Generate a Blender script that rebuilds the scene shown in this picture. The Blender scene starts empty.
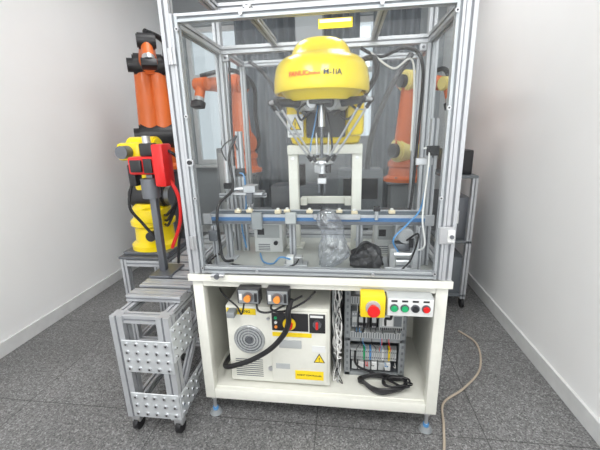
import bpy, bmesh, math, random
from mathutils import Vector, Matrix, noise
random.seed(7)
sc=bpy.context.scene
sc.view_settings.view_transform='Standard'
sc.view_settings.look='None'
R=math.radians
# ---------------------------------------------------------------- materials
def mat(name,col,rough=.5,metal=0.,var=.06,scale=12,bump=0.,spec=.5,coat=0.):
    m=bpy.data.materials.new(name);m.use_nodes=True
    nt=m.node_tree;b=nt.nodes['Principled BSDF']
    tc=nt.nodes.new('ShaderNodeTexCoord');n=nt.nodes.new('ShaderNodeTexNoise')
    n.inputs['Scale'].default_value=scale;n.inputs['Detail'].default_value=4
    nt.links.new(tc.outputs['Object'],n.inputs['Vector'])
    r=nt.nodes.new('ShaderNodeValToRGB')
    r.color_ramp.elements[0].position=.3;r.color_ramp.elements[1].position=.7
    r.color_ramp.elements[0].color=[max(0,c*(1-var)) for c in col]+[1]
    r.color_ramp.elements[1].color=[min(1,c*(1+var)) for c in col]+[1]
    nt.links.new(n.outputs['Fac'],r.inputs['Fac']);nt.links.new(r.outputs['Color'],b.inputs['Base Color'])
    b.inputs['Roughness'].default_value=rough;b.inputs['Metallic'].default_value=metal
    b.inputs['Specular IOR Level'].default_value=spec
    b.inputs['Coat Weight'].default_value=coat
    if bump:
        bp=nt.nodes.new('ShaderNodeBump');bp.inputs['Strength'].default_value=bump;bp.inputs['Distance'].default_value=.002
        nt.links.new(n.outputs['Fac'],bp.inputs['Height']);nt.links.new(bp.outputs['Normal'],b.inputs['Normal'])
    return m
ALU=mat('aluminium',(.54,.555,.58),.42,.5,.04)
ALUD=mat('aluminium_groove_shade',(.24,.25,.27),.5,.4)  # darker copy of the aluminium; slot shade put into the colour
STEEL=mat('bright_steel',(.66,.67,.69),.28,.85,.05)
STEELD=mat('dark_steel',(.18,.19,.21),.4,.6)
CREAM=mat('cream_powdercoat',(.80,.80,.73),.45,0,.02,30,.1)
WHITE=mat('white_powdercoat',(.78,.78,.71),.5,0,.02,30)
PLASW=mat('white_plastic',(.78,.79,.78),.4,0,.02)
GREYP=mat('grey_plastic',(.27,.29,.30),.5)
LGREY=mat('light_grey_plastic',(.48,.50,.50),.5)
BLACK=mat('black_rubber',(.015,.015,.017),.45)
BLACKP=mat('black_plastic',(.025,.025,.028),.35)
YEL=mat('robot_yellow_paint',(.93,.70,.0),.28,0,.02,6,0,.5,.4)
YELS=mat('safety_yellow',(.92,.68,.02),.4,0,.02)
ORG=mat('robot_orange_paint',(.75,.16,.03),.4,0,.05,6,0,.5,.2)
RED=mat('signal_red',(.75,.02,.02),.3,0,.03)
GREEN=mat('button_green',(.02,.42,.16),.3)
BLUE=mat('conveyor_blue',(.05,.16,.36),.4,0,.04)
TUBEB=mat('air_tube_blue',(.1,.3,.6),.3)
BELT=mat('conveyor_belt',(.10,.13,.16),.6)
ORK=mat('knob_orange',(.9,.3,.05),.4)
TABLE=mat('table_plate',(.48,.49,.46),.4,.15,.05,8)
DARK=mat('dark_interior_shade',(.08,.083,.09),.7)  # dark colour stands in for shade in the base and under the dome
WOOD=mat('workpiece_cream',(.8,.70,.50),.6)
SPRING=mat('galvanised_plate',(.70,.73,.75),.35,.5,.08,25)
PALEY=mat('pale_yellow_enamel',(.85,.72,.25),.4)
WIREW=mat('white_wire',(.80,.80,.78),.5)
FLOORCABLE=mat('beige_hose',(.50,.42,.33),.5)
CURT=mat('grey_blue_curtain',(.15,.175,.20),.8,0,.1,5)
WALLM=mat('painted_wall',(.93,.935,.935),.8,0,.01,3,.1)
WALLB=mat('grey_painted_wall',(.40,.43,.45),.8,0,.03,3,.1)
CEILM=mat('ceiling_paint',(.85,.85,.84),.9,0,.01,3)
TRIMM=mat('trim_paint',(.70,.71,.71),.6)
WFR=mat('window_frame_white',(.80,.81,.81),.4)
MOTOR=mat('motor_grey',(.42,.43,.44),.45,.3)
CAB=mat('machine_grey_panel',(.15,.165,.18),.5)
def glassmat(name,tint,f0,f1,glossr,haze):
    """thin sheet: transparent + schlick-like glossy + a little pale diffuse haze"""
    m=bpy.data.materials.new(name);m.use_nodes=True;nt=m.node_tree;nt.nodes.clear()
    out=nt.nodes.new('ShaderNodeOutputMaterial');tr=nt.nodes.new('ShaderNodeBsdfTransparent');tr.inputs[0].default_value=(*tint,1)
    gl=nt.nodes.new('ShaderNodeBsdfGlossy');gl.inputs['Roughness'].default_value=glossr
    lw=nt.nodes.new('ShaderNodeLayerWeight');lw.inputs[0].default_value=.5
    pw=nt.nodes.new('ShaderNodeMath');pw.operation='POWER';pw.inputs[1].default_value=4
    nt.links.new(lw.outputs['Facing'],pw.inputs[0])
    mr=nt.nodes.new('ShaderNodeMapRange');mr.inputs[3].default_value=f0;mr.inputs[4].default_value=f1
    nt.links.new(pw.outputs[0],mr.inputs[0])
    mx=nt.nodes.new('ShaderNodeMixShader');nt.links.new(mr.outputs[0],mx.inputs[0])
    nt.links.new(tr.outputs[0],mx.inputs[1]);nt.links.new(gl.outputs[0],mx.inputs[2])
    if not haze:
        nt.links.new(mx.outputs[0],out.inputs[0]);return m
    df=nt.nodes.new('ShaderNodeBsdfDiffuse');df.inputs[0].default_value=(.9,.92,.95,1)
    m2=nt.nodes.new('ShaderNodeMixShader')
    nz=nt.nodes.new('ShaderNodeTexNoise');nz.inputs['Scale'].default_value=3;tc=nt.nodes.new('ShaderNodeTexCoord')
    nt.links.new(tc.outputs['Object'],nz.inputs['Vector'])
    mm=nt.nodes.new('ShaderNodeMath');mm.operation='MULTIPLY';mm.inputs[1].default_value=haze*2
    nt.links.new(nz.outputs['Fac'],mm.inputs[0]);nt.links.new(mm.outputs[0],m2.inputs[0])
    nt.links.new(mx.outputs[0],m2.inputs[1]);nt.links.new(df.outputs[0],m2.inputs[2])
    nt.links.new(m2.outputs[0],out.inputs[0]);return m
ACR=glassmat('clear_acrylic',(.975,.985,.985),.018,.25,.015,.003)
FILM=glassmat('clear_plastic_film',(.86,.88,.92),.16,.8,.10,.06)
WGL=glassmat('window_glass',(.95,.97,.97),.04,.5,.02,0)
# floor
def floormat():
    m=bpy.data.materials.new('speckled_terrazzo');m.use_nodes=True;nt=m.node_tree;b=nt.nodes['Principled BSDF']
    tc=nt.nodes.new('ShaderNodeTexCoord')
    v=nt.nodes.new('ShaderNodeTexVoronoi');v.inputs['Scale'].default_value=170
    n=nt.nodes.new('ShaderNodeTexNoise');n.inputs['Scale'].default_value=40;n.inputs['Detail'].default_value=6
    n2=nt.nodes.new('ShaderNodeTexNoise');n2.inputs['Scale'].default_value=1.5;n2.inputs['Detail'].default_value=5
    for q in (v,n,n2): nt.links.new(tc.outputs['Object'],q.inputs['Vector'])
    sep=nt.nodes.new('ShaderNodeSeparateColor');nt.links.new(v.outputs['Color'],sep.inputs[0])
    r=nt.nodes.new('ShaderNodeValToRGB');e=r.color_ramp.elements
    e[0].position=0;e[0].color=(.08,.08,.08,1);e[1].position=1;e[1].color=(.38,.38,.375,1)
    for p,c in ((.3,.15),(.62,.20),(.88,.26)):
        x=e.new(p);x.color=(c,c,c,1)
    nt.links.new(sep.outputs[0],r.inputs[0])
    mx=nt.nodes.new('ShaderNodeMix');mx.data_type='RGBA';mx.blend_type='OVERLAY';mx.inputs[0].default_value=.4
    nt.links.new(r.outputs[0],mx.inputs[6]);nt.links.new(n.outputs['Fac'],mx.inputs[7])
    br=nt.nodes.new('ShaderNodeTexBrick');br.offset=0;br.inputs['Scale'].default_value=1;br.inputs['Brick Width'].default_value=.8;br.inputs['Row Height'].default_value=.8
    br.inputs['Mortar Size'].default_value=.003;br.inputs['Color1'].default_value=(1,1,1,1);br.inputs['Color2'].default_value=(.93,.93,.93,1);br.inputs['Mortar'].default_value=(.45,.45,.45,1)
    nt.links.new(tc.outputs['Object'],br.inputs['Vector'])
    m3=nt.nodes.new('ShaderNodeMix');m3.data_type='RGBA';m3.blend_type='MULTIPLY';m3.inputs[0].default_value=1
    nt.links.new(mx.outputs[2],m3.inputs[6]);nt.links.new(br.outputs['Color'],m3.inputs[7])
    dr=nt.nodes.new('ShaderNodeMapRange');dr.inputs[1].default_value=.3;dr.inputs[2].default_value=.7;dr.inputs[3].default_value=.8;dr.inputs[4].default_value=1.1
    nt.links.new(n2.outputs['Fac'],dr.inputs[0])
    m4=nt.nodes.new('ShaderNodeMix');m4.data_type='RGBA';m4.blend_type='MULTIPLY';m4.inputs[0].default_value=1
    nt.links.new(m3.outputs[2],m4.inputs[6]);nt.links.new(dr.outputs[0],m4.inputs[7])
    nt.links.new(m4.outputs[2],b.inputs['Base Color'])
    mr=nt.nodes.new('ShaderNodeMapRange');mr.inputs[3].default_value=.25;mr.inputs[4].default_value=.42
    nt.links.new(n2.outputs['Fac'],mr.inputs[0]);nt.links.new(mr.outputs[0],b.inputs['Roughness'])
    return m
FLOORM=floormat()
# ---------------------------------------------------------------- builder
class B:
    def __init__(s,name): s.name=name;s.bm=bmesh.new();s.m=[]
    def mi(s,m):
        if m not in s.m:s.m.append(m)
        return s.m.index(m)
    def _add(s,t,m,M=None):
        if M is not None: bmesh.ops.transform(t,matrix=M,verts=t.verts)
        i=s.mi(m)
        for f in t.faces:f.material_index=i
        me=bpy.data.meshes.new('t');t.to_mesh(me);t.free();s.bm.from_mesh(me);bpy.data.meshes.remove(me)
    def box(s,x0,x1,y0,y1,z0,z1,m,bev=.002,M=None):
        t=bmesh.new();bmesh.ops.create_cube(t,size=1)
        bmesh.ops.transform(t,matrix=Matrix.Translation(((x0+x1)/2,(y0+y1)/2,(z0+z1)/2))@Matrix.Diagonal((abs(x1-x0),abs(y1-y0),abs(z1-z0),1)),verts=t.verts)
        bev=min(bev,.45*min(abs(x1-x0),abs(y1-y0),abs(z1-z0)))
        if bev>0: bmesh.ops.bevel(t,geom=t.edges[:],offset=bev,segments=2 if bev>.003 else 1,affect='EDGES',profile=.5)
        s._add(t,m,M);return s
    def frame(s,p,q):
        d=(q-p);z=d.normalized();a=Vector((0,0,1)) if abs(z.z)<.99 else Vector((0,1,0))
        x=a.cross(z).normalized();y=z.cross(x)
        return Matrix((( x.x,y.x,z.x,p.x),(x.y,y.y,z.y,p.y),(x.z,y.z,z.z,p.z),(0,0,0,1))),d.length
    def cyl(s,p,q,r,m,r2=None,seg=20,bev=0):
        p=Vector(p);q=Vector(q);M,L=s.frame(p,q)
        t=bmesh.new();bmesh.ops.create_cone(t,cap_ends=True,segments=seg,radius1=r,radius2=r if r2 is None else r2,depth=L)
        bmesh.ops.translate(t,verts=t.verts,vec=(0,0,L/2))
        if bev:
            bmesh.ops.bevel(t,geom=[e for e in t.edges if len([f for f in e.link_faces if len(f.verts)>4])],offset=bev,segments=2,affect='EDGES')
        s._add(t,m,M);return s
    def lathe(s,prof,m,c=(0,0,0),seg=40,fn=None,M=None):
        t=bmesh.new();rings=[]
        for r,z in prof:
            ring=[]
            if r<1e-5: ring=[t.verts.new((c[0],c[1],c[2]+z))]
            else:
                for i in range(seg):
                    a=2*math.pi*i/seg;rr=r*(fn(a,z) if fn else 1)
                    ring.append(t.verts.new((c[0]+rr*math.cos(a),c[1]+rr*math.sin(a),c[2]+z)))
            rings.append(ring)
        for A,Bq in zip(rings,rings[1:]):
            for i in range(seg):
                j=(i+1)%seg
                a=A[i] if len(A)>1 else A[0];b=A[j] if len(A)>1 else A[0];c2=Bq[j] if len(Bq)>1 else Bq[0];d=Bq[i] if len(Bq)>1 else Bq[0]
                vs=[]
                for v in (a,b,c2,d):
                    if v not in vs:vs.append(v)
                if len(vs)>2:t.faces.new(vs)
        bmesh.ops.recalc_face_normals(t,faces=t.faces)
        s._add(t,m,M);return s
    def sph(s,c,r,m,sc_=(1,1,1)):
        t=bmesh.new();bmesh.ops.create_uvsphere(t,u_segments=20,v_segments=12,radius=r)
        s._add(t,m,Matrix.Translation(c)@Matrix.Diagonal((*sc_,1)));return s
    def tube(s,pts,r,m,sub=8,seg=8,closed=False):
        P=[Vector(p) for p in pts];n=len(P);path=[]
        rng=range(n if closed else n-1)
        for i in rng:
            if closed: a,b,c,d=P[(i-1)%n],P[i],P[(i+1)%n],P[(i+2)%n]
            else: a,b,c,d=P[max(i-1,0)],P[i],P[i+1],P[min(i+2,n-1)]
            for k in range(sub):
                u=k/sub;path.append(.5*((2*b)+(-a+c)*u+(2*a-5*b+4*c-d)*u*u+(-a+3*b-3*c+d)*u**3))
        if not closed:path.append(P[-1])
        t=bmesh.new();rings=[];N=len(path);nrm=None
        for i,p in enumerate(path):
            if closed: tg=path[(i+1)%N]-path[i-1]
            else: tg=path[min(i+1,N-1)]-path[max(i-1,0)]
            tg.normalize()
            if nrm is None: nrm=tg.orthogonal().normalized()
            nrm=(nrm-tg*nrm.dot(tg)).normalized();bi=tg.cross(nrm)
            rings.append([t.verts.new(p+r*(math.cos(2*math.pi*k/seg)*nrm+math.sin(2*math.pi*k/seg)*bi)) for k in range(seg)])
        for i in range(N if closed else N-1):
            A=rings[i];C=rings[(i+1)%N]
            for k in range(seg): t.faces.new((A[k],A[(k+1)%seg],C[(k+1)%seg],C[k]))
        if not closed: t.faces.new(rings[0][::-1]);t.faces.new(rings[-1])
        bmesh.ops.recalc_face_normals(t,faces=t.faces)
        s._add(t,m);return s
    def prof(s,p,q,w=.04,h=None,m=None,nw=1,nh=1):
        """T-slot aluminium extrusion from p to q; w along local x, h local y"""
        h=h or w;m=m or ALU;p=Vector(p);q=Vector(q);M,L=s.frame(p,q)
        def side(L_,n):
            g=.0045;d=.006;o=[]
            o.append((-L_/2+.001,0))
            for i in range(n):
                c=-L_/2+L_*(i+.5)/n
                o+=[(c-g,0),(c-g,-d),(c+g,-d),(c+g,0)]
            o.append((L_/2-.001,0));return o
        pts=[];slot=[]
        for ang,L_,off,n in ((0,w,h/2,nw),(90,h,w/2,nh),(180,w,h/2,nw),(270,h,w/2,nh)):
            a=R(ang);cx,sx=math.cos(a),math.sin(a)
            for u,d in side(L_,n):
                x,y=u,-(off+d)
                slot.append(d<0)
                pts.append((x*cx-y*sx,x*sx+y*cx))
        t=bmesh.new();lo=[t.verts.new((x,y,0)) for x,y in pts];hi=[t.verts.new((x,y,L)) for x,y in pts];n=len(pts)
        i0=s.mi(m);i1=s.mi(ALUD)
        for i in range(n):
            f=t.faces.new((lo[i],lo[(i+1)%n],hi[(i+1)%n],hi[i]));f.material_index=i1 if (slot[i] and slot[(i+1)%n]) else i0
        for vs in (lo[::-1],hi): t.faces.new(vs).material_index=i0
        bmesh.ops.recalc_face_normals(t,faces=t.faces)
        bmesh.ops.transform(t,matrix=M,verts=t.verts)
        me=bpy.data.meshes.new('t');t.to_mesh(me);t.free();s.bm.from_mesh(me);bpy.data.meshes.remove(me)
        return s
    def text(s,body,size,m,M=None,fn=None,ext=.0006,bold=0):
        cu=bpy.data.curves.new('tx','FONT');cu.body=body;cu.size=size;cu.extrude=ext;cu.offset=bold;cu.align_x='CENTER';cu.align_y='CENTER'
        o=bpy.data.objects.new('tx',cu);bpy.context.collection.objects.link(o)
        dg=bpy.context.evaluated_depsgraph_get();me=bpy.data.meshes.new_from_object(o.evaluated_get(dg))
        t=bmesh.new();t.from_mesh(me);bpy.data.objects.remove(o);bpy.data.meshes.remove(me)
        if fn:
            for v in t.verts: v.co=fn(v.co)
        s._add(t,m,M);return s
    def done(s,ang=32):
        me=bpy.data.meshes.new(s.name);
        for f in s.bm.faces:f.smooth=True
        for e in s.bm.edges:
            if len(e.link_faces)==2:
                if e.calc_face_angle(0)>R(ang):e.smooth=False
        s.bm.to_mesh(me);s.bm.free()
        for m in s.m:me.materials.append(m)
        o=bpy.data.objects.new(s.name,me);bpy.context.collection.objects.link(o);return o
FRONT=lambda x,y,z: Matrix.Translation((x,y,z))@Matrix.Rotation(R(90),4,'X')

# ---------------------------------------------------------------- room
XL,XR,YB,YF,ZC=-2.15,1.3,3.3,-3.2,3.1
b=B('floor');b.box(XL,XR,YF,YB,-.1,0,FLOORM,0);b.done()
b=B('ceiling');b.box(XL,XR,YF,YB,ZC,ZC+.1,CEILM,0);b.done()
b=B('wall_left');b.box(XL-.1,XL,YF,YB,0,ZC,WALLM,0);b.done()
b=B('wall_right');b.box(XR,XR+.1,YF,YB,0,ZC,WALLM,0);b.done()
b=B('wall_front');b.box(XL,XR,YF-.1,YF,0,ZC,WALLM,0);b.done()
W0,W1,Z0,Z1=-1.95,1.0,1.0,2.75
b=B('wall_back')
b.box(XL,W0,YB,YB+.15,0,ZC,WALLB,0);b.box(W1,XR,YB,YB+.15,0,ZC,WALLB,0)
b.box(W0,W1,YB,YB+.15,0,Z0,WALLB,0);b.box(W0,W1,YB,YB+.15,Z1,ZC,WALLB,0);b.done()
b=B('window_1')
for x in (W0+.03,W0+.75,W0+1.47,W0+2.2,W1-.03): b.box(x-.03,x+.03,YB+.04,YB+.1,Z0,Z1,WFR)
for z in (Z0+.03,Z1-.6,Z1-.03): b.box(W0,W1,YB+.045,YB+.095,z-.03,z+.03,WFR)
b.box(W0,W1,YB+.068,YB+.072,Z0,Z1,WGL,0)
b.box(W0-.05,W1+.05,YB-.08,YB+.02,Z0-.04,Z0,WFR);b.done()
b=B('baseboard_left');b.box(XL,XL+.015,YF,YB,0,.1,TRIMM);b.done()
b=B('baseboard_right');b.box(XR-.015,XR,YF,YB,0,.1,TRIMM);b.done()
b=B('baseboard_back');b.box(XL+.015,XR-.015,YB-.015,YB,0,.1,TRIMM);b.done()
def curtain(x0,x1,m=CURT):
    b=B('curtain');t=bmesh.new();n=int((x1-x0)*70);rows=8;g=[]
    for j in range(rows+1):
        z=.35+(2.85-.35)*j/rows;row=[]
        for i in range(n+1):
            x=x0+(x1-x0)*i/n
            y=YB-.16+.045*math.sin(x*48+.6*math.sin(z*1.3))+.02*math.sin(x*21+2)
            row.append(t.verts.new((x,y,z)))
        g.append(row)
    for j in range(rows):
        for i in range(n): t.faces.new((g[j][i],g[j][i+1],g[j+1][i+1],g[j+1][i]))
    b._add(t,m);b.cyl((x0-.05,YB-.16,2.86),(x1+.05,YB-.16,2.86),.015,WFR);b.done(60)
curtain(-1.22,-.42);curtain(-.15,.30);curtain(.45,.98)
b=B('wall_column');b.box(-.42,-.12,2.75,3.05,0,ZC,WALLB,.01);b.box(-.43,-.11,2.74,3.06,0,.12,TRIMM,.004);b.done()

# ---------------------------------------------------------------- robot cell (frame + base)
HW=.57;D=.60
def cell():
    b=B('robot_cell_enclosure')
    t=.05
    for x in (-HW+.005,HW-.055):
        for y in (0.005,D-.055): b.box(x,x+t,y,y+t,.11,.765,CREAM,.004)
    for y in (0.005,D-.055):
        b.box(-HW+.055,HW-.055,y,y+t,.11,.165,CREAM,.004);b.box(-HW+.055,HW-.055,y,y+t,.735,.765,CREAM,.003)
    for x in (-HW+.005,HW-.055): b.box(x,x+t,.055,D-.055,.11,.165,CREAM,.003);b.box(x,x+t,.055,D-.055,.715,.765,CREAM,.003)
    b.box(-HW+.03,HW-.03,.03,D-.03,.160,.170,WHITE,0)      # shelf
    b.box(-HW+.012,-HW+.018,.05,D-.05,.16,.72,CREAM,0);b.box(HW-.018,HW-.012,.05,D-.05,.16,.72,CREAM,0)
    b.box(-HW+.05,HW-.05,D-.02,D-.012,.16,.74,DARK,0)  # back panel coloured dark for the shaded interior
    for x in (-HW+.02,HW-.06):
        for y in (.03,D-.05):
            b.cyl((x+.02,y,.02),(x+.02,y,.115),.009,STEEL);b.cyl((x+.02,y,0.0),(x+.02,y,.022),.032,GREYP,.022);b.cyl((x+.02,y,.09),(x+.02,y,.102),.016,STEEL,seg=6)
            b.cyl((x+.02,y,.022),(x+.02,y,.036),.014,TUBEB)
    b.box(-HW-.005,HW+.005,-.01,D+.01,.767,.80,TABLE,.003)
    b.box(-HW-.006,HW+.006,-.012,-.009,.767,.80,CREAM,.001)
    c=.02;top=2.06
    for x in (-HW+c,HW-c):
        for y in (c,D-c): b.prof((x,y,.80),(x,y,top),.04)
        b.prof((x,2*c,.82),(x,D-2*c,.82),.04)
        b.prof((x,2*c,1.84),(x,D-2*c,1.84),.04)
        b.prof((x,2*c,top-.02),(x,D-2*c,top-.02),.04)
    for y in (c,D-c):
        b.prof((-HW+2*c,y,top-.02),(HW-2*c,y,top-.02),.04)
        if y>.1:
            b.prof((-HW+2*c,y,.82),(HW-2*c,y,.82),.04);b.prof((-HW+2*c,y,1.84),(HW-2*c,y,1.84),.04)
    for x in (-.24,.27): b.prof((x,.04,1.86),(x,D-.04,1.86),.03)
    for x,sg in ((-HW+2*c,1),(HW-2*c,-1)):
        for z,sz in ((1.82,-1),(.84,1)):
            b.box(min(x,x+sg*.035),max(x,x+sg*.035),D-c-.015,D-c+.015,min(z,z+sz*.035),max(z,z+sz*.035),ALU,.004)
            b.cyl((x+sg*.018,D-c-.02,z+sz*.018),(x+sg*.018,D-c-.012,z+sz*.018),.007,STEELD)
    for x in (-HW+.012,HW-.012): b.box(x-.0015,x+.0015,.04,D-.04,.84,1.82,ACR,0)
    b.box(-HW+.04,HW-.04,D-.014,D-.011,.84,1.82,ACR,0)
    dx=HW-.043;
    for x in (-dx+.015,dx-.015): b.prof((x,.008,.805),(x,.008,1.845),.03)
    for z in (.822,1.83): b.prof((-dx+.03,.008,z),(dx-.03,.008,z),.03)
    b.box(-dx+.012,dx-.012,-.0125,-.0085,.80+.012,1.835,ACR,0)
    for x in (-dx+.03,dx-.03):
        for z in (.835,1.15,1.48,1.79):
            b.cyl((x,-.019,z),(x,-.0125,z),.008,STEEL,seg=12);b.cyl((x,-.021,z),(x,-.0185,z),.0035,BLACKP,seg=6)
    for x in (-.25,.25):
        for z in (.823,1.828): b.cyl((x,-.019,z),(x,-.0125,z),.007,STEEL,seg=12)
    for z in (.95,1.70): b.box(-dx-.02,-dx+.012,-.014,-.006,z-.03,z+.03,STEEL,.002);b.cyl((-dx-.003,-.018,z-.03),(-dx-.003,-.018,z+.03),.005,STEEL)
    b.box(dx-.026,dx+.035,-.022,-.008,.965,1.035,STEEL,.003)
    b.box(dx+.004,dx+.03,-.034,-.02,.975,1.025,PLASW,.003);b.cyl((dx+.017,-.04,1.0),(dx+.017,-.034,1.0),.008,STEELD)
    b.cyl((-dx+.026,-.022,1.30),(-dx+.026,-.0125,1.30),.016,STEEL);b.cyl((-dx+.026,-.030,1.30),(-dx+.026,-.02,1.30),.009,BLACKP)
    b.box(.03,.15,-.0140,-.0128,1.760,1.792,YELS,0);b.box(.035,.145,-.0150,-.0138,1.779,1.789,WHITE,0)
    b.box(-.46,-.40,-.03,-.008,.795,.808,STEEL,.002);b.cyl((-.43,-.035,.80),(-.43,-.02,.80),.012,STEELD)
    b.done()
cell()

# ---------------------------------------------------------------- delta robot
RX,RY=.02,.28
def robot():
    b=B('yellow_delta_robot')
    def lob(a,z):
        k=max(0,min(1,(.13-z)/.10));
        return 1+.03*k*math.cos(3*(a+math.pi/2))
    pr=[(0,.222),(.05,.221),(.085,.214),(.108,.200),(.122,.180),(.130,.160),(.142,.150),(.168,.140),(.190,.122),(.203,.10),(.212,.06),(.215,.012),(.210,0),(.200,.0),(.195,.015),(.13,.02),(0,.02)]
    b.lathe(pr,YEL,(RX,RY,1.575),60,lob)
    def wrap(p,zc=1.632):
        z=zc-1.575+p.y
        r=.215-.003*max(0,min(1,z/.06))
        if z>.06: r=.212-.009*(z-.06)/.04
        a=p.x/r-math.pi/2;rr=r*lob(a,z)+.0015+p.z
        return Vector((RX+rr*math.cos(a),RY+rr*math.sin(a),zc+p.y))
    b.text('FANUC',.028,RED,fn=lambda p:wrap(p+Vector((-.080,0,0))),bold=.0006)
    b.text('Robot',.018,RED,fn=lambda p:wrap(p+Vector((-.012,-.002,0))),bold=.0002)
    b.text('M-1iA',.030,BLACKP,fn=lambda p:wrap(p+Vector((.058,0,0))),bold=.0006)
    b.cyl((RX,RY,1.54),(RX,RY,1.585),.15,YEL,.185,40)
    b.cyl((RX,RY,1.525),(RX,RY,1.54),.12,DARK,.12,40)  # dark disc painting the shadow below the dome
    o=RX
    b.box(o-.165,o+.185,.37,.475,1.345,1.60,YEL,.03)
    b.box(o-.170,o-.095,.30,.40,1.40,1.58,YEL,.025)
    b.box(o+.115,o+.195,.28,.40,1.385,1.585,YEL,.025)
    b.box(o-.08,o+.11,.35,.37,1.38,1.55,DARK,.01)  # dark sheet painting the shadow between the yellow flanks
    b.cyl((o+.155,.275,1.50),(o+.155,.285,1.50),.03,YELS)
    sy=.03
    b.box(o-.158-.005,o-.088,.262+sy,.269+sy+.01,1.385,1.49,PLASW,.001)
    tri=bmesh.new();v=[tri.verts.new((o+p[0],p[1]+sy,p[2]-.012)) for p in ((-.155,.2605,1.430),(-.095,.2605,1.430),(-.125,.2605,1.492))];tri.faces.new(v);b._add(tri,BLACKP)
    tri=bmesh.new();v=[tri.verts.new((o+p[0],p[1]+sy,p[2]-.012)) for p in ((-.148,.2600,1.434),(-.102,.2600,1.434),(-.125,.2600,1.484))];tri.faces.new(v);b._add(tri,YELS)
    b.box(o-.127,o-.123,.2590+sy,.2598+sy,1.438,1.458,BLACKP,0);b.box(o-.127,o-.123,.2590+sy,.2598+sy,1.429,1.434,BLACKP,0)
    b.text('WARNING',.013,BLACKP,FRONT(o-.125,.2605+sy,1.40))
    PZ=1.27
    for ang in (90,-32,-148):
        a=R(ang);d=Vector((math.cos(a),math.sin(a),0));s=Vector((-d.y,d.x,0));c=Vector((RX,RY,0))
        reach=.10 if ang==90 else .235
        sh=c+d*(.06 if ang==90 else .085)+Vector((0,0,1.530))
        el=c+d*reach+Vector((0,0,1.50 if ang==90 else 1.535))
        b.cyl(sh-s*.055,sh+s*.055,.032,MOTOR,bev=.004);b.cyl(sh-s*.068,sh-s*.055,.022,BLACKP);b.cyl(sh+s*.055,sh+s*.068,.022,STEEL)
        b.cyl(sh,el,.022,BLACKP,.013);b.cyl(sh-d*.03,sh+Vector((0,0,-.045)),.02,BLACKP)
        b.cyl(el-s*.040,el+s*.040,.009,STEEL)
        pl=c+d*.04+Vector((0,0,PZ))
        for k in (-1,1):
            A=el+s*.036*k;Bp=pl+s*.024*k
            b.sph(A,.012,BLACKP);b.sph(Bp,.0105,STEEL)
            b.cyl(A,Bp,.0052,STEEL,seg=10)
            b.cyl(A,A+(Bp-A)*.12,.0085,BLACKP,seg=10);b.cyl(Bp,Bp+(A-Bp)*.12,.0085,BLACKP,seg=10)
        b.cyl(el+(pl-el)*.15-s*.033,el+(pl-el)*.15+s*.033,.003,STEEL,seg=8)
        b.cyl(el+(pl-el)*.85-s*.024,el+(pl-el)*.85+s*.024,.003,STEEL,seg=8)
        b.tube([sh+s*.05+Vector((0,0,.01)),sh+d*.06+s*.06+Vector((0,0,-.03)),sh+d*.03+s*.03+Vector((0,0,-.07)),sh-d*.03+Vector((0,0,-.02))],.005,BLACK)
    b.lathe([(0,.018),(.025,.018),(.046,.008),(.046,-.008),(.03,-.014),(0,-.014)],STEEL,(RX,RY,PZ),24)
    b.cyl((RX,RY,PZ-.055),(RX,RY,PZ-.01),.023,STEEL);b.cyl((RX,RY,PZ-.075),(RX,RY,PZ-.055),.016,BLACKP)
    b.box(o-.035,o-.002,RY-.03,RY+.02,PZ-.05,PZ+.0,MOTOR,.006)
    b.cyl((o+.03,RY-.01,PZ-.05),(o+.03,RY-.01,PZ+.01),.014,BLACKP)
    b.box(o-.022,o+.022,RY-.015,RY+.015,PZ-.105,PZ-.075,STEEL,.003)
    for k in (-1,1): b.box(o+k*.014-.004,o+k*.014+.004,RY-.008,RY+.008,PZ-.15,PZ-.10,STEELD,.001)
    b.cyl((RX,RY,PZ),(RX,RY,1.56),.007,STEELD);b.cyl((RX,RY,1.43),(RX,RY,1.54),.016,STEEL)
    b.tube([(o+.02,RY-.02,PZ),(o+.05,RY-.04,PZ+.06),(o+.035,RY-.03,1.44),(o+.01,RY,1.55)],.005,BLACK)
    b.tube([(o-.02,RY-.02,PZ),(o-.05,RY-.04,PZ+.05),(o-.03,RY-.03,1.44),(o-.01,RY,1.55)],.003,TUBEB)
    b.tube([(.21,.36,1.56),(.27,.38,1.66),(.255,.42,1.74),(.16,.46,1.70),(.12,.48,1.55)],.013,BLACK)
    b.done()
robot()
b=B('cream_robot_stand')
o=.02
for x in (-.18,.145): b.box(o+x,o+x+.05,.385,.435,.806,1.30,CREAM,.004)
b.box(o-.18,o+.195,.365,.455,1.30,1.345,CREAM,.004)
for x in (-.20,.125): b.box(o+x,o+x+.09,.36,.46,.80,.808,CREAM,.002)
b.box(o-.13,o+.145,.50,.52,1.02,1.06,CREAM,.003)
for x in (-.13,.11): b.box(o+x,o+x+.035,.45,.50,1.02,1.06,CREAM,.002)
for x in (-.155,.17):
    for z in (.85,1.28): b.cyl((o+x,.379,z),(o+x,.386,z),.008,STEEL,seg=6)
b.done()

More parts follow.
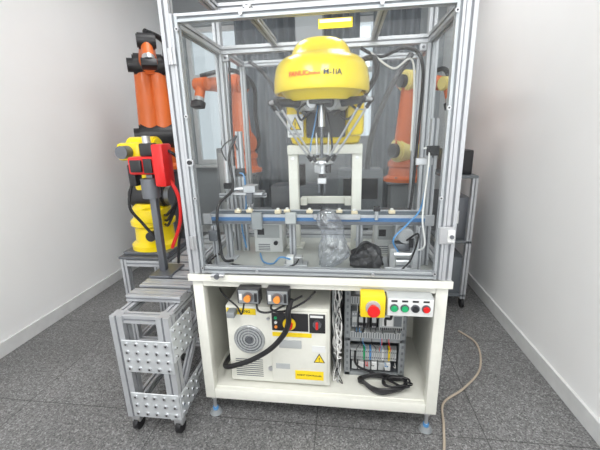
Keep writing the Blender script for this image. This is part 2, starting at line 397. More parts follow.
# ---------------------------------------------------------------- conveyor
b=B('belt_conveyor')
cy=.20;cz=1.025
b.box(-.52,.50,cy-.045,cy+.045,cz+.004,cz+.012,BELT,.001)
for y in (cy-.055,cy+.046): b.box(-.515,.495,y,y+.009,cz-.03,cz+.017,ALU,.001)
b.box(-.515,.495,cy-.058,cy-.0545,cz-.013,cz+.004,BLUE,0)
b.box(-.515,.495,cy-.057,cy-.0545,cz-.028,cz-.013,STEELD,0)
b.box(-.51,.49,cy-.045,cy+.045,cz-.02,cz-.01,BELT,0)
for x in (-.52,.50): b.cyl((x,cy-.045,cz-.005),(x,cy+.045,cz-.005),.018,STEELD);b.box(x-.02,x+.02,cy-.062,cy-.052,cz-.03,cz+.02,ALU,.002)
for x in (-.44,-.12,.2,.44):
    b.prof((x,cy,.80),(x,cy,cz-.03),.03);b.box(x-.035,x+.035,cy-.03,cy+.03,.80,.808,ALU,.001)
b.prof((-.5,cy+.075,cz-.01),(.48,cy+.075,cz-.01),.02)
b.box(-.30,-.25,cy-.08,cy-.055,cz-.05,cz+.03,GREYP,.003);b.box(.02,.05,cy-.075,cy-.055,cz-.03,cz+.045,BLACKP,.003)
b.box(-.01,.20,cy-.069,cy-.058,cz-.002,cz+.022,STEEL,.002)
b.cyl((.40,cy-.09,cz-.07),(.40,cy+.03,cz-.07),.035,MOTOR,bev=.004);b.box(.36,.44,cy-.03,cy+.05,cz-.11,cz-.03,MOTOR,.004)
b.box(-.14,-.09,cy-.085,cy-.058,cz-.02,cz+.03,LGREY,.003);b.cyl((.27,cy-.07,cz+.0),(.27,cy-.07,cz+.06),.008,STEEL);b.box(.255,.285,cy-.085,cy-.058,cz+.04,cz+.06,BLACKP,.002)
b.done()
b=B('moulded_workpieces')
for x,dy,h in ((-.40,0,.016),(-.345,.01,.016),(-.20,-.01,.018),(-.16,.015,.014),(-.05,0,.016),(.09,.01,.014),(.16,-.01,.014),(.33,0,.016)):
    z=cz+.012;b.box(x,x+.03,cy+dy-.013,cy+dy+.013,z,z+h,WOOD,.003);b.cyl((x+.015,cy+dy,z+h),(x+.015,cy+dy,z+h+.008),.007,PLASW)
b.done()
def motorbox(x,y,w,h,nm='conveyor_control_box'):
    b=B(nm);b.box(x,x+w,y,y+.12,.80,.80+h,PLASW,.004)
    b.box(x+.015,x+w-.015,y-.002,y,.80+h*.45,.80+h*.85,LGREY,.001);b.box(x+.02,x+.055,y-.004,y-.002,.80+h*.55,.80+h*.75,BLACKP,0)
    b.cyl((x+w-.035,y-.012,.80+h*.3),(x+w-.035,y,.80+h*.3),.011,BLACKP)
    for k in range(4):b.box(x+.02,x+w*.55,y-.002,y,.81+k*.01,.814+k*.01,STEELD,0)
    b.done()
motorbox(-.34,.30,.15,.175);motorbox(.28,.30,.15,.175)

b=B('pneumatic_pick_fixture')
b.prof((-.395,.33,.80),(-.395,.33,1.42),.03)
b.prof((-.44,.33,.80),(-.44,.33,1.25),.03)
b.prof((-.52,.33,1.10),(-.27,.33,1.10),.02)
b.box(-.42,-.27,.24,.31,1.115,1.13,STEEL,.002);b.box(-.36,-.30,.22,.29,1.13,1.165,ALU,.003)
b.cyl((-.41,.25,1.145),(-.30,.25,1.145),.008,STEEL);b.cyl((-.41,.28,1.145),(-.30,.28,1.145),.008,STEEL)
b.box(-.345,-.315,.215,.245,1.075,1.13,STEELD,.003)
for k in (-1,1): b.box(-.33+k*.012-.003,-.33+k*.012+.003,.22,.24,1.068,1.08,STEEL,.001)
b.cyl((-.46,.30,1.16),(-.46,.30,1.28),.012,STEEL);b.box(-.48,-.44,.285,.315,1.14,1.17,BLACKP,.003)
b.box(-.42,-.37,.305,.318,1.20,1.24,BLACKP,.002);b.box(-.42,-.37,.29,.318,.98,1.03,MOTOR,.003)
b.tube([(-.40,.30,1.40),(-.43,.26,1.30),(-.42,.25,1.15),(-.455,.12,1.08),(-.46,.12,.9),(-.44,.10,.83),(-.40,.12,.82)],.007,BLACK)
b.tube([(-.39,.29,1.22),(-.36,.26,1.2),(-.37,.29,1.05),(-.40,.29,.95),(-.38,.28,.83)],.004,TUBEB)
b.tube([(-.46,.30,1.28),(-.47,.28,1.34),(-.42,.29,1.38),(-.40,.31,1.33)],.003,BLACK)
b.tube([(-.46,.12,.86),(-.50,.08,.84),(-.49,.03+.03,.815),(-.44,.06,.811)],.01,BLACK)
b.prof((-.475,.10,.80),(-.475,.10,1.0),.02);b.box(-.50,-.42,.07,.13,.80,.807,STEEL,.001);b.box(-.495,-.455,.075,.09,.93,.98,STEELD,.003)
b.done()
b=B('pneumatic_clamp_fixture')
b.box(.31,.47,.10,.24,.80,.81,ALU,.002)
b.cyl((.33,.13,.83),(.43,.13,.83),.02,STEEL,bev=.002);b.cyl((.43,.13,.83),(.47,.13,.83),.007,STEEL)
b.cyl((.35,.11,.87),(.44,.11,.87),.016,STEEL,bev=.002);b.box(.425,.45,.09,.16,.81,.90,ALU,.003)
b.box(.33,.36,.10,.17,.81,.90,MOTOR,.003)
b.box(.36,.43,.14,.19,.84,.91,STEELD,.004);b.cyl((.42,.10,.91),(.42,.10,.95),.01,BLACKP)
b.prof((.50,.18,.80),(.50,.18,1.45),.03);b.prof((.455,.10,.80),(.455,.10,1.0),.02)
b.box(.47,.52,.15,.165,1.30,1.34,BLACKP,.002);b.box(.43,.5,.16,.18,1.26,1.29,STEEL,.002)
b.tube([(.37,.11,.88),(.34,.08,.95),(.40,.09,1.02),(.46,.14,1.08),(.485,.16,1.25)],.004,TUBEB)
b.tube([(.44,.11,.89),(.47,.07,.93),(.46,.10,1.05),(.48,.15,1.30),(.46,.17,1.33)],.004,WIREW)
b.tube([(.40,.10,.94),(.44,.06,.98),(.42,.08,.86),(.38,.06,.82)],.004,BLACK)
b.done()
b=B('black_crumpled_bag');t=bmesh.new();bmesh.ops.create_icosphere(t,subdivisions=5,radius=1)
for v in t.verts:
    p=v.co.copy();n1=noise.fractal(p*1.4+Vector((8,4,2)),.9,2.2,5)
    v.co=Vector((p.x*.072*(1+.35*n1),p.y*.045*(1+.3*n1),max(-.05,p.z*.065*(1+.35*n1+.25*p.x))))
lo=min(v.co.z for v in t.verts)
b._add(t,BLACKP,Matrix.Translation((.225,.085,.802-lo)))
b.tube([(.16,.08,.85),(.18,.06,.90),(.22,.07,.94),(.27,.08,.90),(.30,.08,.83)],.006,BLACK);b.done(60)
b=B('crumpled_plastic_bag');t=bmesh.new();bmesh.ops.create_icosphere(t,subdivisions=5,radius=1)
for v in t.verts:
    p=v.co.copy();n1=noise.fractal(p*1.7+Vector((3,1,7)),.9,2.2,5);n2=abs(noise.noise(p*4+Vector((1,9,2))))
    k=1+.35*n1+.25*n2
    tz=(p.z+1)/2;w=1-.45*tz+.3*tz*math.sin(tz*9)
    v.co=Vector((p.x*.076*k*w+.02*math.sin(tz*4),p.y*.042*k*w,p.z*.135*(1+.15*n1)))
lo=min(v.co.z for v in t.verts)
b._add(t,FILM,Matrix.Translation((.065,.068,.802-lo)));b.done(80)
b=B('pneumatic_valve_manifold')
b.box(-.15,-.04,.09,.15,.80,.815,ALU,.002)
for k in range(2): b.box(-.14+k*.042,-.105+k*.042,.1,.14,.815,.85,STEEL if k%2 else PLASW,.003)
b.tube([(-.12,.1,.84),(-.16,.07,.86),(-.2,.09,.82),(-.26,.15,.805),(-.3,.25,.81)],.004,TUBEB)
b.tube([(-.08,.1,.84),(-.1,.05,.83),(-.2,.06,.806),(-.4,.09,.812)],.004,BLACK);b.done()
b=B('ceiling_cable_loom')
b.tube([(.20,.5,1.80),(.3,.52,1.76),(.42,.5,1.79),(.49,.45,1.70),(.50,.5,1.4),(.49,.53,1.0),(.45,.5,.83)],.008,BLACK)
b.tube([(-.48,.53,1.78),(-.49,.52,1.4),(-.48,.5,1.0),(-.44,.48,.83)],.006,BLACK)
b.tube([(.25,.51,1.78),(.36,.5,1.70),(.46,.52,1.72),(.475,.53,1.3)],.005,WIREW);b.done()

# ---------------------------------------------------------------- base contents
b=B('robot_controller')
x0,x1,y0,y1,z0,z1=-.44,.065,.06,.42,.185,.61
b.box(x0,x1,y0,y1,z0,z1,WHITE,.006)
for x in (x0+.04,x1-.08):
    for y in (y0+.04,y1-.08): b.box(x,x+.04,y,y+.04,.170,.187,BLACKP,.002)
b.box(x0+.005,x0+.15,y0-.002,y0,z1-.045,z1-.012,YELS,.0);b.text('WARNING',.02,BLACKP,FRONT(x0+.075,y0-.0025,z1-.028))
fc=Vector((x0+.11,y0,.43))
b.cyl(fc+Vector((0,-.004,0)),fc,.078,LGREY,seg=40)
for r in (.02,.034,.048,.062,.075):
    b.tube([fc+Vector((r*math.cos(a*math.pi/4),-.007,r*math.sin(a*math.pi/4))) for a in range(8)],.0022,STEELD if r<.07 else STEEL,6,6,True)
b.cyl(fc+Vector((0,-.009,0)),fc,.016,STEELD)
for k in range(6):
    a=k*math.pi/6;b.cyl(fc+Vector((math.cos(a)*.075,-.006,math.sin(a)*.075)),fc-Vector((math.cos(a)*.075,.006,math.sin(a)*.075)),.0015,STEEL,seg=6)
px=x0+.22
b.box(px,x1-.012,y0-.012,y0,z0+.02,z1-.012,WHITE,.004)
b.box(px+.01,x1-.10,y0-.016,y0-.012,z1-.115,z1-.02,BLACKP,.002)
b.box(x1-.095,x1-.02,y0-.016,y0-.012,z1-.12,z1-.02,BLACKP,.002)
b.cyl((px+.095,y0-.022,z1-.075),(px+.095,y0-.016,z1-.075),.031,YELS,seg=30);b.cyl((px+.095,y0-.045,z1-.075),(px+.095,y0-.022,z1-.075),.018,RED,seg=24,bev=.003)
for k,c in enumerate((GREEN,PLASW,ORK)): b.cyl((px+.03,y0-.022,z1-.045-k*.024),(px+.03,y0-.016,z1-.045-k*.024),.007,c)
b.cyl((x1-.058,y0-.026,z1-.07),(x1-.058,y0-.016,z1-.07),.02,STEELD);b.box(x1-.064,x1-.052,y0-.04,y0-.026,z1-.088,z1-.052,RED,.003)
b.box(x1-.09,x1-.03,y0-.018,y0-.016,z1-.037,z1-.026,PLASW,0)
b.box(px+.01,px+.2,y0-.014,y0-.012,z1-.147,z1-.125,YELS,0)
b.box(px+.04,px+.15,y0-.016,y0-.012,z1-.21,z1-.165,LGREY,.003)
tri=bmesh.new();v=[tri.verts.new(p) for p in ((x1-.078,y0-.0132,.326),(x1-.022,y0-.0132,.326),(x1-.05,y0-.0132,.379))];tri.faces.new(v);b._add(tri,BLACKP)
tri=bmesh.new();v=[tri.verts.new(p) for p in ((x1-.072,y0-.0138,.33),(x1-.028,y0-.0138,.33),(x1-.05,y0-.0138,.371))];tri.faces.new(v);b._add(tri,YELS)
b.text('!',.03,BLACKP,FRONT(x1-.05,y0-.015,.345))
b.box(x1-.085,x1-.02,y0-.0145,y0-.012,.385,.42,PLASW,0)
b.box(x1-.17,x1-.03,y0-.0135,y0-.012,.225,.275,YELS,0);b.text('ROBOT CONTROLLER',.012,BLACKP,FRONT(x1-.10,y0-.0138,.25))
b.box(px+.02,px+.09,y0-.0135,y0-.012,.28,.31,LGREY,0)
b.cyl((px-.01,y0-.008,.27),(px-.01,y0,.27),.012,STEEL);b.cyl((px-.01,y0-.008,.55),(px-.01,y0,.55),.008,STEEL)
for k in range(9): b.box(x0+.03,x0+.17,y0-.001,y0+.001,.215+k*.012,.219+k*.012,STEELD,0)
b.box(x0+.02,x0+.06,y0-.05,y0,.57,.60,GREYP,.004)
b.tube([(-.10,-.02,.70),(-.115,-.035,.64),(-.115,-.03,.59),(-.14,-.02,.52),(-.21,-.01,.43),(-.31,.0,.355),(-.40,.01,.31),(-.45,.03,.285),(-.47,.08,.27),(-.46,.2,.26),(-.42,.25,.26)],.0125,BLACK,8,12)
b.done()

def knob(b,x):
    b.box(x,x+.10,-.055,-.004,.685,.757,BLACKP,.004);b.box(x+.006,x+.094,-.057,-.055,.69,.752,GREYP,.001)
    b.cyl((x+.05,-.060,.72),(x+.05,-.056,.72),.024,STEELD,seg=28);b.cyl((x+.05,-.078,.72),(x+.05,-.060,.72),.015,ORK,.012)
    b.box(x+.078,x+.09,-.063,-.056,.70,.74,BLACKP,.001);b.box(x+.01,x+.022,-.060,-.056,.705,.735,PLASW,.001)
    for k in range(2): b.cyl((x+.02+.06*k,-.02,.67),(x+.02+.06*k,-.02,.69),.008,BLACKP)
b=B('speed_control_box');knob(b,-.335);b.tube([(-.26,-.02,.68),(-.25,-.03,.64),(-.20,-.02,.63),(-.13,.0,.66),(-.06,.05,.68)],.005,BLACK)
b.tube([(-.315,-.02,.68),(-.33,-.03,.62),(-.36,.0,.64),(-.42,.02,.68),(-.46,.06,.70)],.004,BLACK)
b.done()
b=B('speed_control_box');knob(b,-.205);b.tube([(-.185,-.02,.68),(-.19,-.03,.65),(-.14,-.01,.63),(-.05,.03,.66),(.0,.06,.70)],.005,BLACK)
b.done()
b=B('emergency_stop_box')
o=.013
b.box(.185+o,.287+o,-.075,-.006,.655,.755,YELS,.006)
b.cyl((.236+o,-.083,.705),(.236+o,-.075,.705),.030,LGREY,seg=30);b.cyl((.236+o,-.10,.705),(.236+o,-.083,.705),.016,RED);b.cyl((.236+o,-.118,.705),(.236+o,-.10,.705),.026,RED,.023,30,.004)
b.cyl((.236,-.03,.635),(.236,-.03,.657),.011,BLACKP)
b.tube([(.236,-.03,.64),(.236,-.03,.60),(.235,.02,.55),(.23,.1,.50),(.225,.14,.45)],.006,BLACK)
b.done()
b=B('pushbutton_station')
b.box(.306,.492,-.07,-.006,.665,.75,LGREY,.006);b.box(.309,.489,-.073,-.07,.669,.746,PLASW,.002)
for x,m in ((.334,GREEN),(.376,GREEN),(.418,BLACKP),(.46,RED)):
    b.cyl((x,-.079,.706),(x,-.073,.706),.017,STEELD,seg=24);b.cyl((x,-.088,.706),(x,-.079,.706),.013,m,seg=20,bev=.002)
    b.box(x-.012,x+.012,-.074,-.073,.732,.740,BLACKP,0)
b.tube([(.33,-.03,.668),(.33,-.03,.63),(.32,.05,.58),(.33,.13,.5)],.006,BLACK)
b.done()
b=B('control_rack')
x0,x1,y0,y1=.135,.44,.17,.42
for x in (x0,x1-.03):
    b.box(x,x+.03,y0,y0+.03,.17,.70,GREYP,.002);b.box(x,x+.03,y1-.03,y1,.17,.70,GREYP,.002)
    for k in range(14): b.box(x+.010,x+.020,y0-.001,y0,.20+k*.036,.215+k*.036,STEELD,0)
b.box(x0,x1,y1-.04,y1-.03,.17,.70,CAB,.001)
for z in (.175,.38,.66): b.box(x0,x1,y0,y0+.02,z-.006,z+.014,GREYP,.002);b.box(x0,x1,y0+.02,y1-.03,z-.004,z+.0,CAB,0)
for x in (x0,x1-.006): b.box(x,x+.006,y0,y1,.17,.62,GREYP,0)
for zi,z in enumerate((.54,.47,.28)):
    b.box(x0+.03,x1-.03,y0+.06,y0+.075,z,z+.03,STEEL,.001)
for k in range(4):
    x=x0+.035+k*.032;b.box(x,x+.029,y0+.0,y0+.06,.455,.545,BLACKP if k else GREYP,.003);b.box(x+.004,x+.025,y0-.004,y0,.485,.515,LGREY,.001)
    for q in (.463,.53):
        for j in range(2): b.cyl((x+.009+j*.011,y0-.003,q),(x+.009+j*.011,y0,q),.004,STEEL,seg=8)
b.box(x0+.17,x1-.02,y0-.01,y0+.06,.45,.555,LGREY,.003);b.box(x0+.185,x1-.07,y0-.012,y0-.01,.475,.53,PLASW,.001);b.box(x1-.065,x1-.028,y0-.012,y0-.01,.475,.53,CAB,.001)
for k in range(12):
    b.box(x0+.175+k*.009,x0+.181+k*.009,y0-.014,y0-.01,.455,.466,BLACKP,0);b.box(x0+.175+k*.009,x0+.181+k*.009,y0-.014,y0-.01,.54,.551,BLACKP,0)
b.box(x0+.03,x1-.03,y0+.0,y0+.05,.585,.625,LGREY,.001)
for k in range(20): b.box(x0+.035+k*.012,x0+.040+k*.012,y0-.001,y0+.0,.588,.622,CAB,0)
b.box(x0+.03,x1-.03,y0+.0,y0+.05,.395,.43,LGREY,.001)
for k in range(20): b.box(x0+.035+k*.012,x0+.040+k*.012,y0-.001,y0+.0,.398,.427,CAB,0)
for k in range(22):
    x=x0+.035+k*.0105;m=(LGREY,PLASW,TUBEB,LGREY,YELS,LGREY,GREEN)[k%7] if k%3==0 else LGREY
    b.box(x,x+.009,y0+.01,y0+.05,.26,.325,m,.001);b.cyl((x+.0045,y0+.007,.275),(x+.0045,y0+.01,.275),.003,STEELD,seg=6);b.cyl((x+.0045,y0+.007,.31),(x+.0045,y0+.01,.31),.003,STEELD,seg=6)
for k in range(6):
    b.box(x0+.04+k*.034,x0+.068+k*.034,y0+.01,y0+.05,.20,.245,PLASW if k%2 else LGREY,.002)
random.seed(3)
for k in range(34):
    x=x0+.04+random.random()*.225;zz=random.choice(((.455,.43),(.545,.59),(.325,.395),(.26,.235)))
    x2=x+random.uniform(-.02,.02)
    b.tube([(x,y0-.004,zz[0]),(x,y0-.018-random.random()*.012,(zz[0]*.6+zz[1]*.4)),(x2,y0-.012,(zz[0]*.3+zz[1]*.7)),(x2,y0+.002,zz[1])],.0016,random.choice((RED,BLACK,TUBEB,WIREW,BLACK)),5,5)
b.box(x0+.05,x0+.12,y0+.02,y0+.1,.625,.67,MOTOR,.003)
b.done()
b=B('wire_bundle')
random.seed(5)
for k in range(16):
    x=.085+random.uniform(-.012,.03);y=.16+random.uniform(-.05,.06)
    x=max(.082,min(.122,x))
    pts=[(x,y,.70)]
    z=.70
    while z>.24:
        z-=.065;pts.append((max(.078,min(.127,x+random.uniform(-.022,.022))),y+random.uniform(-.03,.03),z))
    pts.append((x,y,.178))
    b.tube(pts,random.uniform(.0022,.004),random.choice((WIREW,WIREW,WIREW,LGREY,BLACK,GREYP)),6,6)
for k in range(4):
    b.tube([(.09+.01*k,.12,.50-k*.03),(.10,.085,.46-k*.04),(.12,.09,.42-k*.03),(.10,.11,.39-k*.02),(.085,.10,.44-k*.03)],.003,WIREW,6,6)
b.done()
b=B('coiled_power_cable')
pts=[];N=44
for i in range(N):
    a=i/11*2*math.pi;r=.092+.014*math.sin(i*1.7);pts.append((.33+r*1.2*math.cos(a),.09+r*.6*math.sin(a),.180+.003*i/11*2+.008*(1+math.sin(i*2.3))))
pts.append((.30,.15,.20));pts.append((.20,.145,.25));pts.append((.19,.15,.33))
b.tube(pts,.006,BLACK,6,8)
pts=[]
for i in range(20):
    a=i/10*2*math.pi;r=.05+.008*math.sin(i*2.1);pts.append((.39+r*1.3*math.cos(a),.085+r*.7*math.sin(a),.212+.006*math.sin(i)))
b.tube(pts,.005,BLACK,6,8)
b.done()

# ---------------------------------------------------------------- aluminium bench at left
def plate(b,axis,c,w,h,rows,cols):
    th=.006
    if axis=='y': b.box(c[0]-w/2,c[0]+w/2,c[1]-th,c[1],c[2]-h/2,c[2]+h/2,SPRING,.003)
    elif axis=='x': b.box(c[0],c[0]+th,c[1]-w/2,c[1]+w/2,c[2]-h/2,c[2]+h/2,SPRING,.003)
    for i in range(cols):
        for j in range(rows):
            u=-w/2+w*(i+.5)/cols;v=-h/2+h*(j+.5)/rows
            if axis=='y': p=Vector((c[0]+u,c[1]-th,c[2]+v));n=Vector((0,-1,0))
            else: p=Vector((c[0]+th,c[1]+u,c[2]+v));n=Vector((1,0,0))
            b.cyl(p,p+n*.005,.0095,STEEL,seg=14);b.cyl(p+n*.0045,p+n*.0056,.0045,BLACKP,seg=6)
b=B('aluminium_profile_bench')
bx0,bx1,by0,by1=-.91,-.63,-.14,1.0
H=.64
for x in (bx0+.03,bx1-.03):
    for y in (by0+.04,.42,by1-.04):
        b.prof((x,y,.09),(x,y,H),.06 if y<.1 else .04)
        b.cyl((x-.012,y,.035),(x+.012,y,.035),.035,BLACK);b.box(x-.022,x+.022,y-.02,y+.02,.05,.09,STEEL,.003)
for z in (.14,H-.02):
    for y in (by0+.04,.42,by1-.04): b.prof((bx0+.06,y,z),(bx1-.06,y,z),.04)
    for x in (bx0+.03,bx1-.03):
        b.prof((x,by0+.07,z),(x,.40,z),.04);b.prof((x,.44,z),(x,by1-.06,z),.04)
b.prof((bx0+.06,by0+.04,.42),(bx1-.06,by0+.04,.42),.04);b.prof((bx1-.03,by0+.07,.42),(bx1-.03,.40,.42),.04)
for k in range(9):
    y=.04+k*.115;b.prof((bx0,y,H+.02),(bx1-.005,y,H+.02),.08,.03,nw=2)
plate(b,'y',(bx1-.12,by0+.01,.44),.24,.17,4,5)
plate(b,'y',(bx1-.12,by0+.01,.17),.24,.14,3,5)
plate(b,'x',(bx1-.001,by0+.11,.50),.20,.18,4,4)
plate(b,'x',(bx1-.001,by0+.11,.17),.20,.13,3,4)
b.prof((bx1-.03,by0+.09,.20),(bx1-.03,.38,.60),.03)
b.done()
b=B('robot_pedestal')
for x in (-1.22,-.96):
    for y in (.46,.80): b.prof((x,y,.0),(x,y,.68),.04);b.box(x-.03,x+.03,y-.03,y+.03,0,.012,STEELD,.002)
for z in (.1,.655):
    for y in (.46,.80): b.prof((-1.20,y,z),(-.98,y,z),.04)
    for x in (-1.22,-.96): b.prof((x,.48,z),(x,.78,z),.04)
b.box(-1.25,-.935,.44,.83,.681,.695,STEELD,.002);b.done()

# ---------------------------------------------------------------- other robots
def arm_robot(name,base,col,s=1.,head=0,l1=(10,.55),l2=(70,.5),ped=.0,pcol=None,jcol=None,tool=True):
    b=B(name);bx,by,bz=base;jcol=jcol or col
    if ped:
        b.box(bx-.16*s,bx+.16*s,by-.16*s,by+.16*s,bz,bz+.02,STEELD,.003);b.box(bx-.11*s,bx+.11*s,by-.11*s,by+.11*s,bz+.02,bz+ped-.02,pcol or GREYP,.01);b.box(bx-.15*s,bx+.15*s,by-.15*s,by+.15*s,bz+ped-.02,bz+ped,STEELD,.003)
    z=bz+ped;h=R(head);d=Vector((math.cos(h),math.sin(h),0));sd=Vector((-d.y,d.x,0));up=Vector((0,0,1))
    b.lathe([(r*s,q*s) for r,q in [(0,0),(.17,0),(.17,.03),(.13,.05),(.12,.12),(.135,.13),(.135,.16),(.11,.19),(0,.19)]],col,(bx,by,z),32)
    for k in range(6):
        a=k*math.pi/3;b.cyl((bx+.15*s*math.cos(a),by+.15*s*math.sin(a),z+.03*s),(bx+.15*s*math.cos(a),by+.15*s*math.sin(a),z+.045*s),.012*s,STEELD,seg=6)
    J1=Vector((bx,by,z+.27*s))+d*.05*s
    b.cyl(Vector((bx,by,z+.18*s)),J1,.11*s,col,.09*s,28)
    b.cyl(J1-sd*.13*s,J1+sd*.13*s,.10*s,jcol,seg=30,bev=.012*s);b.cyl(J1-sd*.17*s,J1-sd*.13*s,.06*s,BLACKP,seg=24);b.cyl(J1+sd*.13*s,J1+sd*.15*s,.07*s,col,seg=24)
    a1=R(l1[0]);J2=J1+(d*math.sin(a1)+up*math.cos(a1))*l1[1]*s
    for k in (-1,1): b.cyl(J1+sd*.05*k*s,J2+sd*.05*k*s,.085*s,col,.06*s,24)
    b.cyl(J2-sd*.11*s,J2+sd*.11*s,.085*s,jcol,seg=28,bev=.01*s);b.cyl(J2+sd*.11*s,J2+sd*.15*s,.05*s,BLACKP,seg=24);b.cyl(J2-sd*.15*s,J2-sd*.11*s,.05*s,BLACKP,seg=24)
    a2=R(l2[0]);v=d*math.sin(a2)+up*math.cos(a2);J3=J2+v*l2[1]*s
    b.cyl(J2-v*.16*s,J2+v*.06*s,.075*s,col,.085*s,24,.01*s);b.cyl(J2-v*.20*s,J2-v*.16*s,.05*s,BLACKP)
    b.cyl(J2+v*.03*s,J3,.07*s,col,.045*s,24)
    b.cyl(J3-sd*.06*s,J3+sd*.06*s,.05*s,jcol,seg=24,bev=.008*s)
    v2=(v*.4-up).normalized();b.cyl(J3,J3+v2*.11*s,.038*s,col,seg=20);b.cyl(J3+v2*.11*s,J3+v2*.14*s,.04*s,STEEL,seg=20)
    if tool: b.box(-.05*s,.05*s,-.03*s,.03*s,0,.05*s,BLACKP,.004,b.frame(J3+v2*.14*s,J3+v2*.3*s)[0])
    o=sd*.12*s
    b.tube([Vector((bx,by,z+.15*s))-d*.12*s,J1-d*.14*s+o,J1+(J2-J1)*.5-d*.13*s+o,J2-d*.14*s+o,J2+v*.15*s+up*.1*s+o,J3+up*.06*s],.018*s,BLACK,8,10)
    b.done()
arm_robot('orange_industrial_robot',(-1.62,1.75,0),ORG,1.15,-60,(-2,.52),(75,.36),1.1,STEELD,BLACKP)
arm_robot('orange_industrial_robot',(-.92,2.15,0),ORG,1.1,250,(4,.50),(95,.40),1.02,GREYP,ORG)
arm_robot('orange_industrial_robot',(.70,2.1,0),ORG,1.1,300,(4,.55),(100,.36),.92,GREYP,PALEY)
def benchrobot():
    b=B('yellow_bench_robot');bx,by,z=-1.09,.62,.696
    b.box(bx-.15,bx+.15,by-.14,by+.14,z,z+.02,STEELD,.003)
    b.lathe([(0,.02),(.145,.02),(.145,.05),(.12,.07),(.115,.16),(.135,.175),(.135,.20),(.115,.22),(.115,.28),(.09,.31),(0,.31)],YEL,(bx,by,z),32)
    b.box(bx+.0,bx+.13,by-.15,by+.0,z+.20,z+.29,YEL,.02)
    b.cyl((bx-.11,by,z+.35),(bx+.12,by,z+.35),.075,BLACKP,seg=28,bev=.012);b.cyl((bx+.12,by,z+.35),(bx+.15,by,z+.35),.06,STEELD)
    b.box(bx-.06,bx+.07,by-.06,by+.06,z+.36,z+.60,YEL,.02)
    b.cyl((bx-.08,by,z+.64),(bx+.10,by,z+.64),.07,YEL,seg=28,bev=.01)
    b.box(bx-.05,bx+.09,by-.19,by+.08,z+.58,z+.68,YEL,.02)
    b.cyl((bx+.02,by-.19,z+.63),(bx+.02,by-.25,z+.63),.035,STEELD)
    for k in range(3): b.tube([(bx+.10,by-.05,z+.18+.03*k),(bx+.17,by-.12,z+.2+.03*k),(bx+.2,by-.05,z+.35),(bx+.12,by,z+.55)],.008,BLACK)
    b.cyl((bx+.05,by-.145,z+.12),(bx+.05,by-.10,z+.12),.03,BLACKP)
    b.done()
benchrobot()
b=B('red_gripper_tool')
T=Matrix.Translation((.165,0,.03))
q=.04
def bx(*a,**k): b.box(*a,M=T,**k)
bx(-1.12,-.93,.24,.34,1.19,1.28,RED,.012);bx(-.98,-.92,.23,.33,1.13,1.34,RED,.01);bx(-1.10,-1.04,.225,.24,1.205,1.265,BLACKP,.004)
bx(-1.06,-.99,.26,.32,1.28,1.345,BLACKP,.008);bx(-1.14,-1.10,.26,.32,1.13,1.24,BLACKP,.006);bx(-1.03,-.985,.228,.24,1.2,1.27,BLACKP,.004)
b.cyl((-.905+q,.29,1.37),(-.905+q,.29,1.41),.02,STEEL);b.cyl((-.905+q,.27,1.10),(-.905+q,.27,1.20),.045,STEELD)
b.box(-.925+q,-.89+q,.272,.308,.68,1.225,STEELD,.004)
b.box(-.945+q,-.83+q,.2,.38,.676,.688,STEELD,.002)
b.tube([(-.815+q,.28,1.21),(-.775+q,.3,1.1),(-.80+q,.33,.95),(-.87+q,.34,.8)],.010,RED)
b.tube([(-.825+q,.28,1.35),(-.755+q,.32,1.28),(-.745+q,.36,1.05),(-.83+q,.36,.85),(-.855+q,.36,.70)],.008,BLACK)
b.tube([(-1.01+q,.28,1.18),(-1.04+q,.27,1.05),(-1.0+q,.3,.95),(-.94+q,.32,.85)],.008,BLACK)
b.done()
def cabinet(nm,x0,x1,y0,y1,h,body,door):
    b=B(nm);xm=(x0+x1)/2
    b.box(x0,x1,y0,y1,.06,h,body,.01);b.box(x0+.02,xm-.008,y0-.015,y0,.12,h-.05,door,.006);b.box(xm+.008,x1-.02,y0-.015,y0,.12,h-.05,door,.006)
    for x in (xm-.04,xm+.04): b.box(x-.01,x+.01,y0-.04,y0-.015,h*.5,h*.6,BLACKP,.004)
    for x in (x0+.05,x1-.05):
        for y in (y0+.05,y1-.05): b.cyl((x,y,0),(x,y,.065),.025,BLACK)
    for k in range(8): b.box(xm+.04,x1-.05,y0-.02,y0-.013,h-.35+k*.03,h-.34+k*.03,STEELD,0)
    b.done()
cabinet('grey_machine_cabinet',-.10,.40,2.35,2.72,1.35,CAB,CAB)
cabinet('grey_machine_cabinet',-1.35,-1.10,2.5,2.9,1.25,GREYP,LGREY)
b=B('equipment_trolley')
tx0,tx1,ty0,ty1=.86,1.10,1.25,1.75
for x in (tx0+.02,tx1-.02):
    for y in (ty0+.02,ty1-.02): b.prof((x,y,.08),(x,y,1.05),.04);b.cyl((x-.01,y,.04),(x+.01,y,.04),.04,BLACK)
for z in (.10,.55,1.05): b.box(tx0,tx1,ty0,ty1,z,z+.02,CAB,.002)
b.box(tx0+.03,tx1-.02,ty0+.04,ty1-.05,.57,.9,STEELD,.01);b.box(tx0+.03,tx1-.02,ty0+.04,ty1-.05,.12,.42,CAB,.01)
b.box(tx0+.04,tx1-.03,ty0+.06,ty1-.1,1.07,1.25,BLACKP,.01);b.box(tx0+.06,tx0+.14,ty0+.035,ty0+.04,.7,.8,PLASW,0)
b.cyl((tx0+.12,ty0+.2,1.25),(tx0+.12,ty0+.2,1.36),.06,ORG,seg=24,bev=.008);b.cyl((tx0+.12,ty0+.2,1.36),(tx0+.10,ty0+.15,1.55),.05,ORG,.04)
b.sph((tx0+.10,ty0+.15,1.56),.055,ORG);b.tube([(tx0+.02,ty0+.0,1.2),(tx0-.03,ty0-.05,.95),(tx0-.02,ty0-.05,.5),(tx0+.02,ty0-.05,.12),(tx0,ty0-.15,.015)],.012,BLACK)
b.done()
b=B('rear_aluminium_cell_frame')
fx0,fx1,fy0,fy1=-.72,.70,1.15,1.62
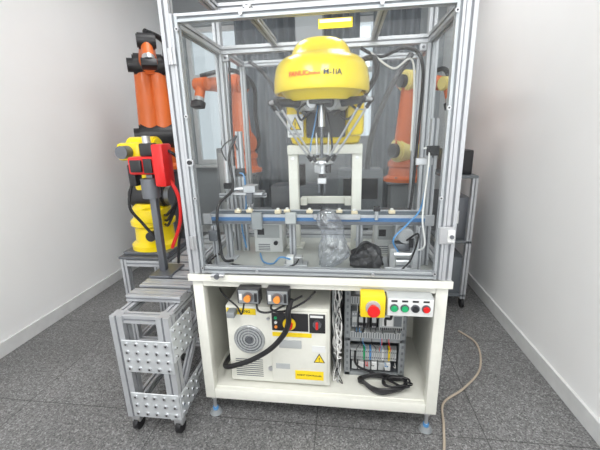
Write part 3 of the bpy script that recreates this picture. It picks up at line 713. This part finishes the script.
for x in (fx0,fx1):
    for y in (fy0,fy1): b.prof((x,y,0),(x,y,1.98),.04)
    for z in (.15,.72,1.96): b.prof((x,fy0+.02,z),(x,fy1-.02,z),.04)
for y in (fy0,fy1):
    for z in (.15,.72,1.96): b.prof((fx0+.02,y,z),(fx1-.02,y,z),.04)
b.box(fx0+.02,fx1-.02,fy0+.02,fy1-.02,.74,.755,CAB,.002)
b.box(-.45,-.05,1.25,1.5,.755,1.0,STEELD,.01);b.box(.08,.42,1.25,1.5,.755,1.12,CAB,.01);b.cyl((-.25,1.35,1.0),(-.25,1.35,1.16),.07,BLACKP)
b.box(.12,.38,1.24,1.25,.9,1.06,BLACKP,.002)
b.box(fx0+.03,fx1-.03,fy0+.05,fy0+.3,.17,.55,CAB,.01)
b.tube([(.3,1.3,1.12),(.33,1.25,1.4),(.45,1.3,1.7),(.6,1.4,1.93)],.02,BLACK);b.tube([(-.25,1.35,1.15),(-.3,1.3,1.5),(-.45,1.35,1.8),(-.6,1.4,1.94)],.014,BLACK)
b.done()
b=B('floor_air_hose')
b.tube([(.95,.90,.008),(1.02,.75,.008),(.95,.50,.008),(.80,.32,.008),(.66,.20,.008),(.62,.05,.008),(.58,-.10,.008),(.52,-.22,.008)],.006,FLOORCABLE);b.done()

# ---------------------------------------------------------------- lights
w=bpy.data.worlds.new('w');sc.world=w;w.use_nodes=True
bg=w.node_tree.nodes['Background'];bg.inputs[0].default_value=(.88,.94,1,1);bg.inputs[1].default_value=.85
def area(name,loc,rot,sx,sy,pw,col=(1,1,1)):
    l=bpy.data.lights.new(name,'AREA');l.shape='RECTANGLE';l.size=sx;l.size_y=sy;l.energy=pw;l.color=col
    o=bpy.data.objects.new(name,l);o.location=loc;o.rotation_euler=rot;bpy.context.collection.objects.link(o)
def added_ceiling_light(x,y,pw):  # glowing panel and area light, out of view, added to light the room
    b=B('added_ceiling_panel');e=bpy.data.materials.get('added_panel_glow')
    if not e:
        e=bpy.data.materials.new('added_panel_glow');e.use_nodes=True;p=e.node_tree.nodes['Principled BSDF'];p.inputs['Emission Color'].default_value=(1,1,1,1);p.inputs['Emission Strength'].default_value=2.5
    b.box(x-.32,x+.32,y-.62,y+.62,ZC-.05,ZC-.001,WFR,.004);b.box(x-.3,x+.3,y-.6,y+.6,ZC-.055,ZC-.05,e,0);b.done()
    area('added_ceiling_area',(x,y,ZC-.07),(0,0,0),.6,1.2,pw,(1,.995,.985))
added_ceiling_light(-.9,-1.6,29);added_ceiling_light(.5,-1.6,29);added_ceiling_light(-.9,1.3,9);added_ceiling_light(.5,1.3,9)
area('added_front_key',(-.3,-3.1,1.7),(R(88),0,0),2.6,1.8,27,(.97,.985,1))  # added key light behind the camera; the front wall has no opening
# ---------------------------------------------------------------- camera
cam=bpy.data.cameras.new('camera');cam.lens=20.28;cam.clip_start=.05
o=bpy.data.objects.new('camera',cam);bpy.context.collection.objects.link(o);sc.camera=o
Mr=Matrix.Rotation(R(7.6),4,'Z')@Matrix.Rotation(R(90-15.4),4,'X')@Matrix.Rotation(R(-1.5),4,'Z')
o.matrix_world=Matrix.Translation((.125,-1.355,1.41))@Mr
